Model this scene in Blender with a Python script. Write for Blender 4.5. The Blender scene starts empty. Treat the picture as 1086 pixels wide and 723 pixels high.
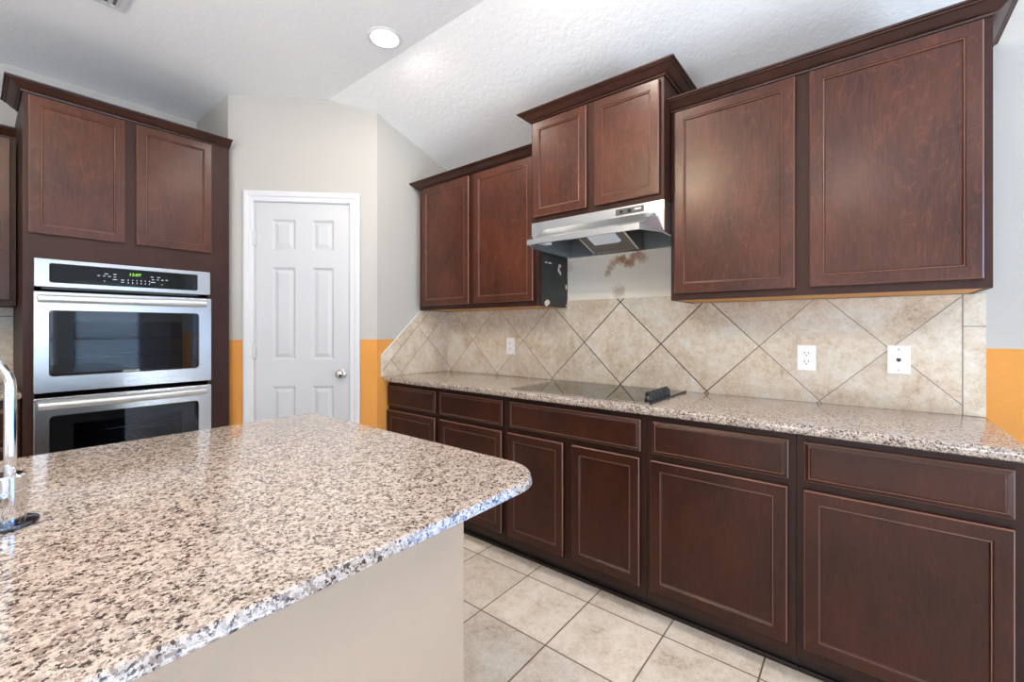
import bpy, bmesh, math, random
from mathutils import Vector, Matrix
random.seed(7)
SC = bpy.context.scene
COL = SC.collection
PI = math.pi

# ------------------------------------------------------------------ camera
CAM_H = 1.245
cd = bpy.data.cameras.new('camera'); cam = bpy.data.objects.new('camera', cd); COL.objects.link(cam)
cd.sensor_width = 36.0
cd.lens = 463.0 / 1086.0 * 36.0
cd.shift_y = -13.3 / 1086.0
cd.clip_start = 0.02
cam.location = (0, 0, CAM_H)
cam.rotation_euler = (PI/2, 0, -math.radians(90 - 38.8))
SC.camera = cam

# ------------------------------------------------------------------ colour management, world
SC.view_settings.view_transform = 'Standard'
SC.view_settings.look = 'None'
SC.view_settings.gamma = 1.0
SC.view_settings.use_curve_mapping = False
SC.view_settings.exposure = 0.22
w = bpy.data.worlds.new('world'); SC.world = w; w.use_nodes = True
bg = w.node_tree.nodes['Background']
bg.inputs['Color'].default_value = (0.62, 0.78, 1.0, 1); bg.inputs['Strength'].default_value = 1.0

WIN_POWER = 36.0       # daylight arriving at each window
RIGHT_POWER = 98.0     # sky through the tall window on the right wall
CAN_POWER = 9.5       # each recessed ceiling lamp

def area_light(name, loc, rot, sx, sy, power, color, shape='RECTANGLE'):
    l = bpy.data.lights.new(name, 'AREA'); l.shape = shape; l.size = sx
    if shape == 'RECTANGLE': l.size_y = sy
    l.energy = power; l.color = color
    o = bpy.data.objects.new(name, l); COL.objects.link(o); o.location = loc; o.rotation_euler = rot
    return o
ROOM_X0, ROOM_Y0 = -4.2, -3.2
# daylight outside the windows: (x0, x1) on the front wall
FRONT_WINDOWS = [(-2.6, -1.4), (-0.35, 0.85), (1.0, 1.85)]
WZ0, WZ1 = 0.15, 2.0
for (a, b) in FRONT_WINDOWS:
    area_light('daylight', ((a+b)/2, ROOM_Y0-0.42, (WZ0+WZ1)/2+0.1), (PI/2+0.45, 0, 0), b-a+0.3, WZ1-WZ0+0.3, WIN_POWER*(b-a), (0.50, 0.74, 1.0))
    # light travels along local -Z; rotated +90 deg about X it faces +Y
FILL_POWER = 135.0   # added lamps outside the windows, aimed up to brighten the ceiling
for (a, b) in FRONT_WINDOWS:
    area_light('ceiling_fill', ((a+b)/2, ROOM_Y0-1.0, 0.12), (PI/2+0.85, 0, 0), b-a+0.4, 1.0, FILL_POWER*(b-a), (0.80, 0.90, 1.0))
LEFT_WINDOWS = [(-1.9, -0.7), (0.4, 1.6)]
for (a, b) in LEFT_WINDOWS:
    area_light('ceiling_fill', (ROOM_X0-1.0, (a+b)/2, 0.12), (PI/2+0.85, 0, -PI/2), b-a+0.4, 1.0, FILL_POWER*(b-a), (0.97, 0.98, 1.0))
    area_light('daylight', (ROOM_X0-0.42, (a+b)/2, (WZ0+WZ1)/2+0.1), (PI/2+0.45, 0, -PI/2), b-a+0.3, WZ1-WZ0+0.3, WIN_POWER*(b-a), (0.90, 0.95, 1.0))

RIGHT_WINDOWS = [(-2.7, -0.75)]      # tall window beside the counter, outside the photo
for (a, b) in RIGHT_WINDOWS:
    area_light('daylight', (2.40+0.50, (a+b)/2, (WZ0+WZ1)/2), (PI/2, 0, PI/2), b-a+0.3, WZ1-WZ0+0.2, RIGHT_POWER, (0.15, 0.45, 1.0))

# ------------------------------------------------------------------ node helpers
class NT:
    def __init__(s, name):
        s.m = bpy.data.materials.new(name); s.m.use_nodes = True
        s.t = s.m.node_tree; s.b = s.t.nodes['Principled BSDF']; s.out = s.t.nodes['Material Output']
    def n(s, typ, **kw):
        nd = s.t.nodes.new(typ)
        for k, v in kw.items(): setattr(nd, k, v)
        return nd
    def link(s, a, b): s.t.links.new(a, b)
    def set(s, **kw):
        for k, v in kw.items():
            k = k.replace('_', ' ')
            s.b.inputs[k].default_value = v
        return s
    def val(s, x, sock):
        if isinstance(x, (int, float)): sock.default_value = x
        else: s.link(x, sock)
    def math(s, op, a, b=None, c=None):
        nd = s.n('ShaderNodeMath', operation=op)
        s.val(a, nd.inputs[0])
        if b is not None: s.val(b, nd.inputs[1])
        if c is not None: s.val(c, nd.inputs[2])
        return nd.outputs[0]
    def pos(s):
        return s.n('ShaderNodeNewGeometry').outputs['Position']
    def obj(s):
        return s.n('ShaderNodeTexCoord').outputs['Object']
    def mapping(s, vec, scale=(1,1,1), rot=(0,0,0), loc=(0,0,0)):
        mp = s.n('ShaderNodeMapping'); s.link(vec, mp.inputs['Vector'])
        mp.inputs['Scale'].default_value = scale; mp.inputs['Rotation'].default_value = rot; mp.inputs['Location'].default_value = loc
        return mp.outputs[0]
    def noise(s, vec, scale, detail=2, rough=0.5, dist=0.0, out='Fac'):
        nd = s.n('ShaderNodeTexNoise'); s.link(vec, nd.inputs['Vector'])
        nd.inputs['Scale'].default_value = scale; nd.inputs['Detail'].default_value = detail
        nd.inputs['Roughness'].default_value = rough; nd.inputs['Distortion'].default_value = dist
        return nd.outputs[out]
    def ramp(s, fac, stops, interp='LINEAR'):
        r = s.n('ShaderNodeValToRGB'); s.link(fac, r.inputs[0]); cr = r.color_ramp; cr.interpolation = interp
        while len(cr.elements) < len(stops): cr.elements.new(0.5)
        for e, (p, c) in zip(cr.elements, stops):
            e.position = p; e.color = tuple(c) + (1,) if len(c) == 3 else c
        return r.outputs[0]
    def mix(s, fac, a, b, blend='MIX'):
        nd = s.n('ShaderNodeMix', data_type='RGBA', blend_type=blend)
        s.val(fac, nd.inputs[0])
        for x, i in ((a, 6), (b, 7)):
            if isinstance(x, tuple): nd.inputs[i].default_value = x + (1,) if len(x) == 3 else x
            else: s.link(x, nd.inputs[i])
        return nd.outputs[2]
    def bump(s, h, strength=0.2, dist=0.01):
        b = s.n('ShaderNodeBump'); b.inputs['Strength'].default_value = strength; b.inputs['Distance'].default_value = dist
        s.link(h, b.inputs['Height']); s.link(b.outputs[0], s.b.inputs['Normal'])
    def color(s, c):
        if isinstance(c, tuple): s.b.inputs['Base Color'].default_value = c + (1,)
        else: s.link(c, s.b.inputs['Base Color'])
        return s

def srgb(r, g, b):
    f = lambda c: (c/255/12.92) if c/255 <= 0.04045 else ((c/255+0.055)/1.055)**2.4
    return (f(r), f(g), f(b))

def simple(name, col, rough=0.5, metal=0.0, **kw):
    m = NT(name); m.color(col).set(Roughness=rough, Metallic=metal, **kw); return m.m

def paint(name, col, two=None, zcut=1.17, rough=0.75, bump=0.25, bscale=140):
    m = NT(name); p = m.pos()
    h = m.noise(p, bscale, 3, 0.6); h2 = m.noise(p, bscale*0.35, 2)
    base = m.mix(m.math('MULTIPLY', m.noise(p, 2.0, 3), 0.12), col, tuple(c*0.82 for c in col))
    if two:
        sx = m.n('ShaderNodeSeparateXYZ'); m.link(p, sx.inputs[0])
        zz = m.math('ADD', sx.outputs[2], m.math('MULTIPLY', m.math('SUBTRACT', m.noise(p, 25, 2), 0.5), 0.006))
        low = m.mix(m.noise(p, 7, 4), two, tuple(c*0.86 for c in two))
        base = m.mix(m.math('LESS_THAN', zz, zcut), base, low)
    m.color(base).set(Roughness=rough)
    m.bump(m.math('ADD', h, m.math('MULTIPLY', h2, 1.2)), bump, 0.004)
    return m.m

def wood(name, dark, light, rough=0.32, fig=1.0, coat=0.25, spec=0.4):
    m = NT(name); p = m.obj()
    oi = m.n('ShaderNodeObjectInfo').outputs['Random']
    cmb = m.n('ShaderNodeCombineXYZ'); m.link(m.math('MULTIPLY', oi, 37.0), cmb.inputs[0]); m.link(m.math('MULTIPLY', oi, 11.0), cmb.inputs[2])
    va = m.n('ShaderNodeVectorMath', operation='ADD'); m.link(p, va.inputs[0]); m.link(cmb.outputs[0], va.inputs[1])
    v = va.outputs[0]
    st = m.mapping(v, (1.0, 1.0, 0.40))
    n1 = m.noise(st, 6.0, 3, 0.55, 0.9)
    # thin contour lines of flat-sawn figure
    bands = m.math('FRACT', m.math('MULTIPLY', n1, 11.0))
    line = m.math('SUBTRACT', 1.0, m.math('MULTIPLY', m.math('ABSOLUTE', m.math('SUBTRACT', bands, 0.5)), 2.0))
    line = m.math('POWER', line, 12.0)
    fine = m.noise(m.mapping(v, (1.0, 1.0, 0.06)), 190, 3, 0.6)
    blot = m.noise(m.mapping(v, (1.0, 1.0, 0.55)), 4.5, 5, 0.65)
    f = m.math('ADD', m.math('MULTIPLY', blot, 0.70), m.math('MULTIPLY', fine, 0.38))
    f = m.math('ADD', f, m.math('MULTIPLY', line, 0.17*fig))
    c = m.ramp(f, [(0.32, dark), (0.80, light)])
    m.color(c).set(Coat_Weight=coat, Coat_Roughness=0.22, Specular_IOR_Level=spec)
    rr = m.n('ShaderNodeMapRange'); m.link(fine, rr.inputs[0]); rr.inputs[3].default_value = rough-0.05; rr.inputs[4].default_value = rough+0.12
    m.link(rr.outputs[0], m.b.inputs['Roughness'])
    m.bump(m.math('ADD', m.math('MULTIPLY', fine, 0.5), m.math('MULTIPLY', line, 0.6)), 0.14, 0.002)
    return m.m

def granite(name, cols, scale=210, rough=0.09):
    m = NT(name); p = m.pos()
    nz = m.noise(p, scale*0.8, 3, 0.6, 0.0, 'Color')
    off = m.n('ShaderNodeVectorMath', operation='MULTIPLY_ADD'); m.link(nz, off.inputs[0])
    off.inputs[1].default_value = (0.012,)*3; m.link(p, off.inputs[2])
    def vor(sc, seedoff):
        v = m.n('ShaderNodeTexVoronoi'); m.link(m.mapping(off.outputs[0], loc=(seedoff, seedoff*0.7, seedoff*1.3)), v.inputs['Vector'])
        v.inputs['Scale'].default_value = sc
        s = m.n('ShaderNodeSeparateXYZ'); m.link(v.outputs['Color'], s.inputs[0]); return s.outputs[0]
    clump = m.noise(p, scale*0.25, 2, 0.5)
    tint = m.noise(p, 45, 3, 0.6)
    base = m.ramp(m.math('ADD', m.math('MULTIPLY', vor(scale*0.8, 7.7), 0.6), m.math('MULTIPLY', tint, 0.4)), cols)
    fine = m.noise(p, 700, 2, 0.7)
    base = m.mix(0.22, base, m.ramp(fine, [(0.32, srgb(120, 104, 94)), (0.68, srgb(246, 234, 220))]))
    cl = m.math('MULTIPLY', m.math('SUBTRACT', clump, 0.5), 0.75)
    mid = m.math('LESS_THAN', m.math('ADD', vor(scale, 0), cl), 0.27)
    drk = m.math('LESS_THAN', m.math('ADD', vor(scale*1.15, 3.1), cl), 0.15)
    spk = m.math('LESS_THAN', vor(scale*2.2, 5.3), 0.07)
    c = m.mix(m.math('MULTIPLY', mid, 0.8), base, srgb(126, 108, 98))
    c = m.mix(m.math('MULTIPLY', spk, 0.7), c, srgb(84, 70, 64))
    c = m.mix(m.math('MULTIPLY', drk, 0.92), c, srgb(46, 36, 34))
    m.color(c).set(Roughness=rough, Specular_IOR_Level=0.5)
    return m.m

def stone_color(m, p, cols, sc=6.0):
    n1 = m.noise(p, sc, 6, 0.62, 0.4); n2 = m.noise(p, sc*5, 5, 0.65)
    n3 = m.noise(p, sc*14, 4, 0.7)
    f = m.math('ADD', m.math('ADD', m.math('MULTIPLY', n1, 0.46), m.math('MULTIPLY', n2, 0.32)), m.math('MULTIPLY', n3, 0.28))
    pit = m.math('GREATER_THAN', m.noise(p, sc*26, 2, 0.5), 0.67)
    return m.mix(m.math('MULTIPLY', pit, 0.30), m.ramp(f, cols), srgb(128, 108, 88)), n2

def edge_mask(m, u, wid):
    """1 on grout lines at integer u; wid in units of u (scalar or socket)."""
    d = m.math('ABSOLUTE', m.math('SUBTRACT', m.math('FRACT', m.math('ADD', u, 0.5)), 0.5))
    return m.math('LESS_THAN', d, wid)

def tile_floor():
    m = NT('floor_tile'); p = m.pos(); s = m.n('ShaderNodeSeparateXYZ'); m.link(p, s.inputs[0])
    u = m.math('DIVIDE', m.math('SUBTRACT', s.outputs[0], 1.762), 0.3425)
    v = m.math('DIVIDE', m.math('SUBTRACT', s.outputs[1], 0.289), 0.3425)
    g = m.math('MAXIMUM', edge_mask(m, u, 0.0085), edge_mask(m, v, 0.0085))
    cell = m.n('ShaderNodeCombineXYZ'); m.link(m.math('FLOOR', u), cell.inputs[0]); m.link(m.math('FLOOR', v), cell.inputs[1])
    wn = m.n('ShaderNodeTexWhiteNoise'); m.link(cell.outputs[0], wn.inputs['Vector'])
    off = m.n('ShaderNodeVectorMath', operation='MULTIPLY_ADD'); m.link(wn.outputs['Color'], off.inputs[0]); off.inputs[1].default_value = (9, 9, 9); m.link(p, off.inputs[2])
    c, n2 = stone_color(m, off.outputs[0], [(0.36, srgb(164, 142, 120)), (0.46, srgb(212, 196, 176)), (0.56, srgb(228, 215, 199)), (0.70, srgb(238, 230, 218))], 7.0)
    tone = m.math('ADD', 0.92, m.math('MULTIPLY', wn.outputs['Value'], 0.14))
    cc = m.n('ShaderNodeVectorMath', operation='SCALE'); m.link(c, cc.inputs[0]); m.link(tone, cc.inputs['Scale'])
    m.color(m.mix(g, cc.outputs[0], srgb(112, 92, 76))).set(Roughness=0.42)
    m.bump(m.math('SUBTRACT', m.math('MULTIPLY', n2, 0.25), g), 0.35, 0.003)
    return m.m

SPLASH = [(0.36, srgb(164, 138, 110)), (0.46, srgb(200, 180, 154)), (0.55, srgb(214, 201, 181)), (0.66, srgb(222, 218, 208))]
def tile_splash(name, mode):
    m = NT(name); p = m.pos(); s = m.n('ShaderNodeSeparateXYZ'); m.link(p, s.inputs[0])
    X, Y, Z = s.outputs
    D = 0.4777
    if mode == 'right':
        a = m.math('SUBTRACT', Y, 0.152); b = m.math('SUBTRACT', Z, 0.921)
        u = m.math('DIVIDE', m.math('ADD', a, b), D); v = m.math('DIVIDE', m.math('SUBTRACT', a, b), D)
        border = m.math('LESS_THAN', Y, -0.298)
        bl = m.math('MAXIMUM', m.math('LESS_THAN', m.math('ABSOLUTE', m.math('SUBTRACT', Y, -0.298)), 0.0022),
                    m.math('MULTIPLY', border, m.math('LESS_THAN', m.math('ABSOLUTE', m.math('SUBTRACT', Z, 1.253)), 0.0018)))
        # wide dark open joints near the middle of the wall, tight light ones further off
        dm = m.math('ABSOLUTE', m.math('SUBTRACT', Y, 1.0))
        wide = m.n('ShaderNodeMapRange'); m.link(dm, wide.inputs[0]); wide.inputs[1].default_value = 0.3; wide.inputs[2].default_value = 0.8
        wide.inputs[3].default_value = 0.0085; wide.inputs[4].default_value = 0.0052
        gcol = m.ramp(m.math('MULTIPLY', dm, 1.0), [(0.35, srgb(62, 50, 42)), (0.75, srgb(132, 124, 114))])
        gw = wide.outputs[0]
    else:
        u = m.math('DIVIDE', m.math('SUBTRACT', m.math('SUBTRACT', X, Z), 1.015), D)
        v = m.math('DIVIDE', m.math('SUBTRACT', m.math('ADD', X, Z), 2.875), D)
        t = m.math('SUBTRACT', X, Z)
        border = m.math('LESS_THAN', t, 0.828)
        bl = m.math('LESS_THAN', m.math('ABSOLUTE', m.math('SUBTRACT', t, 0.828)), 0.003)
        bl = m.math('MAXIMUM', bl, m.math('MULTIPLY', border, m.math('LESS_THAN', m.math('ABSOLUTE', m.math('SUBTRACT', m.math('ADD', X, Z), 3.06)), 0.0025)))
        gw = 0.005; gcol = srgb(140, 130, 118)
    g = m.math('MAXIMUM', edge_mask(m, u, gw), edge_mask(m, v, gw))
    g = m.math('MAXIMUM', m.math('MULTIPLY', g, m.math('SUBTRACT', 1.0, border)), bl)
    cell = m.n('ShaderNodeCombineXYZ'); m.link(m.math('FLOOR', u), cell.inputs[0]); m.link(m.math('FLOOR', v), cell.inputs[1]); m.link(border, cell.inputs[2])
    wn = m.n('ShaderNodeTexWhiteNoise'); m.link(cell.outputs[0], wn.inputs['Vector'])
    off = m.n('ShaderNodeVectorMath', operation='MULTIPLY_ADD'); m.link(wn.outputs['Color'], off.inputs[0]); off.inputs[1].default_value = (9, 9, 9); m.link(p, off.inputs[2])
    c, n2 = stone_color(m, off.outputs[0], SPLASH, 6.5)
    tone = m.math('ADD', 0.94, m.math('MULTIPLY', wn.outputs['Value'], 0.12))
    cc = m.n('ShaderNodeVectorMath', operation='SCALE'); m.link(c, cc.inputs[0]); m.link(tone, cc.inputs['Scale'])
    m.color(m.mix(g, cc.outputs[0], gcol)).set(Roughness=0.34)
    m.bump(m.math('SUBTRACT', m.math('MULTIPLY', n2, 0.3), g), 0.35, 0.003)
    return m.m

def steel(name, col=(0.60, 0.58, 0.55), rough=0.26, axis='x'):
    m = NT(name); p = m.obj()
    sc = (1.5, 40, 300) if axis == 'x' else (300, 40, 1.5)
    n = m.noise(m.mapping(p, sc), 3, 3, 0.6)
    m.color(m.mix(m.math('MULTIPLY', n, 0.25), col, tuple(c*0.8 for c in col))).set(Metallic=1.0, Roughness=rough)
    m.bump(n, 0.03, 0.001)
    return m.m

def stained_board():
    m = NT('unfinished_wall_board'); p = m.pos(); s = m.n('ShaderNodeSeparateXYZ'); m.link(p, s.inputs[0])
    base = m.mix(m.noise(p, 6, 4), srgb(246, 240, 228), srgb(228, 219, 202))
    # rusty grease stains: ring-edged blots around given points on the board
    def blot(cy, cz, r, str_):
        d = m.math('SQRT', m.math('ADD', m.math('POWER', m.math('SUBTRACT', s.outputs[1], cy), 2), m.math('POWER', m.math('SUBTRACT', s.outputs[2], cz), 2)))
        d = m.math('ADD', d, m.math('MULTIPLY', m.math('SUBTRACT', m.noise(p, 60, 5, 0.7), 0.5), r*1.9))
        mr = m.n('ShaderNodeMapRange'); m.link(d, mr.inputs[0]); mr.inputs[1].default_value = r*0.4; mr.inputs[2].default_value = r; mr.inputs[3].default_value = str_; mr.inputs[4].default_value = 0.0
        return mr.outputs[0]
    f = None
    for b in ((1.188, 1.578, 0.026, .6), (1.175, 1.605, 0.028, .55), (1.155, 1.632, 0.032, .6), (1.125, 1.648, 0.034, .7), (1.095, 1.648, 0.036, .9), (1.068, 1.628, 0.034, .85), (1.045, 1.625, 0.036, .8), (1.03, 1.655, 0.036, .75), (1.0, 1.664, 0.036, .7), (0.975, 1.645, 0.034, .6),
              (1.117, 1.462, 0.050, .45), (1.462, 1.64, 0.045, .25)):
        x = blot(*b); f = x if f is None else m.math('MAXIMUM', f, x)
    c = m.mix(f, base, srgb(158, 98, 46))
    m.color(c).set(Roughness=0.7); m.bump(m.noise(p, 120, 3), 0.2, 0.002)
    return m.m

M = {}
M['wall'] = paint('wall_paint', srgb(186, 183, 177))
M['wall2'] = paint('two_tone_wall_paint', srgb(186, 183, 177), srgb(222, 152, 70))
M['ceil'] = paint('ceiling_paint', srgb(243, 243, 243), bump=0.45, bscale=90, rough=0.85)
M['knee'] = paint('knee_wall_paint', srgb(190, 166, 140), bump=0.55, bscale=70, rough=0.6)
M['trim'] = simple('white_trim_paint', srgb(212, 213, 215), 0.4)
M['door'] = simple('white_door_paint', srgb(196, 197, 199), 0.38)
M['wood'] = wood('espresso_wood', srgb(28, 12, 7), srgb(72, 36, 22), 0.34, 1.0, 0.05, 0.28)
M['worn_highlight'] = simple('worn_edge_highlight', srgb(122, 84, 68), 0.28)  # worn stain, lightened to paint the highlight along beads and bevels
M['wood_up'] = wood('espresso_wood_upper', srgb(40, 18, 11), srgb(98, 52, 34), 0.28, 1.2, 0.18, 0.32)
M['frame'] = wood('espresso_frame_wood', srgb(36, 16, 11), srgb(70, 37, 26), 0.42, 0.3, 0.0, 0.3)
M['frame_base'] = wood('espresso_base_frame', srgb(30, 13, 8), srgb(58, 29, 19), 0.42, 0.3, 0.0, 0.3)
M['crown'] = wood('crown_wood', srgb(38, 19, 13), srgb(72, 39, 28), 0.34, 0.2, 0.1, 0.32)
M['dark'] = simple('dark_toe_kick', srgb(26, 13, 9), 0.45)
M['ply'] = wood('unfinished_plywood', srgb(196, 130, 66), srgb(232, 178, 106), 0.6, 0.4, 0.0)
M['black_panel'] = paint('black_laminate', srgb(40, 42, 42), bump=0.1, rough=0.5)
M['chip'] = simple('bare_chip', srgb(222, 200, 176), 0.8)
G = [(0.22, srgb(146, 133, 126)), (0.42, srgb(182, 165, 150)), (0.60, srgb(203, 187, 172)), (0.85, srgb(172, 162, 155))]
M['granite'] = granite('speckled_granite', G)
M['floor'] = tile_floor()
M['splash'] = tile_splash('backsplash_tile', 'right')
M['splash_side'] = tile_splash('backsplash_tile_side', 'side')
M['board'] = stained_board()
M['steel'] = steel('brushed_steel')
M['steel_hood'] = steel('brushed_steel_hood', (0.78, 0.78, 0.78), 0.24)
M['satin'] = simple('satin_metal', (0.66, 0.65, 0.63), 0.38, 0.85)
M['chrome'] = simple('chrome', (0.78, 0.79, 0.81), 0.08, 1.0)
M['darkchrome'] = simple('dark_chrome', (0.16, 0.18, 0.22), 0.12, 1.0)
M['nickel'] = simple('satin_nickel', (0.58, 0.54, 0.50), 0.22, 1.0)
M['black_glass'] = simple('black_glass', (0.006, 0.007, 0.008), 0.03)
M['cook_glass'] = simple('cooktop_glass', (0.010, 0.010, 0.010), 0.05, 0.0, Specular_IOR_Level=0.9)
M['black_plastic'] = simple('black_plastic', (0.012, 0.012, 0.013), 0.25)
M['cavity'] = simple('oven_enamel', (0.10, 0.105, 0.115), 0.5)
M['grey'] = simple('hood_grey', (0.17, 0.185, 0.19), 0.38, 0.5)
M['plate'] = simple('white_plastic', srgb(244, 244, 246), 0.3)
M['vent_grey'] = simple('duct_grey', srgb(120, 120, 120), 0.7)
M['slot'] = simple('slot_dark', (0.02, 0.02, 0.022), 0.5)
M['white_print'] = simple('white_print', srgb(225, 228, 230), 0.6)
M['mesh_filter'] = simple('filter_mesh', (0.24, 0.23, 0.22), 0.5, 0.8)
M['lens'] = simple('lamp_lens', srgb(232, 238, 245), 0.35)
M['label_grey'] = simple('switch_plate_grey', srgb(84, 84, 82), 0.4)
M['blind'] = simple('white_blind', srgb(235, 236, 238), 0.5)
M['ext'] = simple('outdoor_ground', srgb(120, 130, 100), 0.9)
def emit(name, col, st):
    m = NT(name); m.color((0, 0, 0)); m.b.inputs['Emission Color'].default_value = col + (1,); m.b.inputs['Emission Strength'].default_value = st; return m.m
M['lamp'] = emit('lit_lamp', (1.0, 0.97, 0.92), 6.0)
M['lamp_warm'] = emit('lit_globe', (1.0, 0.80, 0.56), 170.0)
M['digits'] = emit('lit_digits', (0.45, 0.95, 0.12), 1.3)
def tinted():
    m = NT('oven_window_glass'); t = m.t
    tr = m.n('ShaderNodeBsdfTransparent'); tr.inputs[0].default_value = (0.50, 0.54, 0.58, 1)
    gl = m.n('ShaderNodeBsdfGlossy'); gl.inputs['Roughness'].default_value = 0.03
    fr = m.n('ShaderNodeFresnel'); fr.inputs[0].default_value = 1.45
    mx = m.n('ShaderNodeMixShader'); m.link(fr.outputs[0], mx.inputs[0]); m.link(tr.outputs[0], mx.inputs[1]); m.link(gl.outputs[0], mx.inputs[2])
    m.link(mx.outputs[0], m.out.inputs[0]); return m.m
M['oven_window'] = tinted()
def clearglass():
    m = NT('window_glass')
    tr = m.n('ShaderNodeBsdfTransparent'); tr.inputs[0].default_value = (0.95, 0.97, 1, 1)
    gl = m.n('ShaderNodeBsdfGlossy'); gl.inputs['Roughness'].default_value = 0.02
    mx = m.n('ShaderNodeMixShader'); mx.inputs[0].default_value = 0.06; m.link(tr.outputs[0], mx.inputs[1]); m.link(gl.outputs[0], mx.inputs[2])
    m.link(mx.outputs[0], m.out.inputs[0]); return m.m
M['pane'] = clearglass()

# ------------------------------------------------------------------ mesh helpers
class MB:
    def __init__(s): s.bm = bmesh.new(); s.mi = 0
    def face(s, pts):
        f = s.bm.faces.new([s.bm.verts.new(p) for p in pts]); f.material_index = s.mi; return f
    def box(s, a, b, bev=0.0):
        x0, y0, z0 = a; x1, y1, z1 = b
        tmp = bmesh.new()
        vs = [tmp.verts.new(p) for p in ((x0,y0,z0),(x1,y0,z0),(x1,y1,z0),(x0,y1,z0),(x0,y0,z1),(x1,y0,z1),(x1,y1,z1),(x0,y1,z1))]
        for q in ((0,3,2,1),(4,5,6,7),(0,1,5,4),(1,2,6,5),(2,3,7,6),(3,0,4,7)): tmp.faces.new([vs[i] for i in q])
        if bev > 0: bmesh.ops.bevel(tmp, geom=tmp.edges[:], offset=bev, segments=2, affect='EDGES', profile=0.6)
        s.absorb(tmp); return s
    def absorb(s, tmp):
        mp = {}
        for v in tmp.verts: mp[v] = s.bm.verts.new(v.co)
        for f in tmp.faces:
            nf = s.bm.faces.new([mp[v] for v in f.verts]); nf.material_index = s.mi; nf.smooth = f.smooth
        tmp.free()
    def loops(s, L, closed=True, cap0=True, cap1=True, smooth=False):
        """skin successive loops of equal length"""
        V = [[s.bm.verts.new(p) for p in l] for l in L]
        n = len(V[0])
        for a, b in zip(V, V[1:]):
            for i in range(n if closed else n-1):
                f = s.bm.faces.new((a[i], a[(i+1) % n], b[(i+1) % n], b[i])); f.material_index = s.mi; f.smooth = smooth
        if cap0: s.bm.faces.new(list(reversed(V[0]))).material_index = s.mi
        if cap1: s.bm.faces.new(V[-1]).material_index = s.mi
        return s
    def tube(s, pts, r, seg=14, smooth=True):
        pts = [Vector(p) for p in pts]; L = []
        up = None
        for i, p in enumerate(pts):
            d = (pts[min(i+1, len(pts)-1)] - pts[max(i-1, 0)]).normalized()
            if up is None:
                up = Vector((0,0,1)) if abs(d.z) < 0.9 else Vector((1,0,0))
            x = d.cross(up).normalized(); y = x.cross(d).normalized(); up = y
            rr = r[i] if isinstance(r, (list, tuple)) else r
            L.append([p + (x*math.cos(2*PI*k/seg) + y*math.sin(2*PI*k/seg))*rr for k in range(seg)])
        return s.loops(L, smooth=smooth)
    def lathe(s, prof, c=(0,0,0), axis='z', seg=32, smooth=True):
        L = []
        for r, h in prof:
            l = []
            for k in range(seg):
                a = 2*PI*k/seg; u, v = r*math.cos(a), r*math.sin(a)
                if axis == 'z': q = (c[0]+u, c[1]+v, c[2]+h)
                elif axis == 'y': q = (c[0]+u, c[1]+h, c[2]+v)
                else: q = (c[0]+h, c[1]+u, c[2]+v)
                l.append(q)
            L.append(l)
        return s.loops(L, smooth=smooth)
    def prism(s, poly, axis, a, b):
        def P(p, t):
            if axis == 'z': return (p[0], p[1], t)
            if axis == 'y': return (p[0], t, p[1])
            return (t, p[0], p[1])
        return s.loops([[P(p, a) for p in poly], [P(p, b) for p in poly]])
    def text(s, txt, size, x, y, z, sx=1.0):
        """lettering facing -y, centred at x"""
        cu = bpy.data.curves.new('t', 'FONT'); cu.body = txt; cu.size = size; cu.align_x = 'CENTER'; cu.align_y = 'CENTER'; cu.extrude = 0.0004
        ob = bpy.data.objects.new('t', cu); COL.objects.link(ob)
        dg = bpy.context.evaluated_depsgraph_get(); me = bpy.data.meshes.new_from_object(ob.evaluated_get(dg))
        bpy.data.objects.remove(ob); bpy.data.curves.remove(cu)
        tmp = bmesh.new(); tmp.from_mesh(me); bpy.data.meshes.remove(me)
        for v in tmp.verts: v.co = Vector((x + v.co.x*sx, y - v.co.z, z + v.co.y))
        s.absorb(tmp); return s
    def build(s, name, mats, parent=None, loc=None, rotz=0.0, smooth=None):
        bmesh.ops.remove_doubles(s.bm, verts=s.bm.verts[:], dist=1e-6)
        bmesh.ops.recalc_face_normals(s.bm, faces=s.bm.faces[:])
        me = bpy.data.meshes.new(name); s.bm.to_mesh(me); s.bm.free()
        for m in (mats if isinstance(mats, (list, tuple)) else [mats]): me.materials.append(m)
        if smooth is not None:
            me.shade_smooth(); me.set_sharp_from_angle(angle=smooth)
        o = bpy.data.objects.new(name, me); COL.objects.link(o)
        if parent is not None: o.parent = parent
        if loc is not None: o.location = loc
        o.rotation_euler = (0, 0, rotz)
        return o

def tag(o, label=None, cat=None, group=None, kind=None):
    if label: o['label'] = label
    if cat: o['category'] = cat
    if group: o['group'] = group
    if kind: o['kind'] = kind
    return o
def thing(name, label, cat, loc, rotz=0.0, group=None):
    o = bpy.data.objects.new(name, None); COL.objects.link(o); o.empty_display_size = 0.05
    o.location = loc; o.rotation_euler = (0, 0, rotz)
    return tag(o, label, cat, group)
def children(o): return [c for c in bpy.data.objects if c.parent == o]
def copy_tree(o, parent=None):
    c = o.copy(); COL.objects.link(c)
    if parent is not None: c.parent = parent
    for ch in children(o): copy_tree(ch, c)
    return c
def struct(o): o['kind'] = 'structure'; return o

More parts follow.
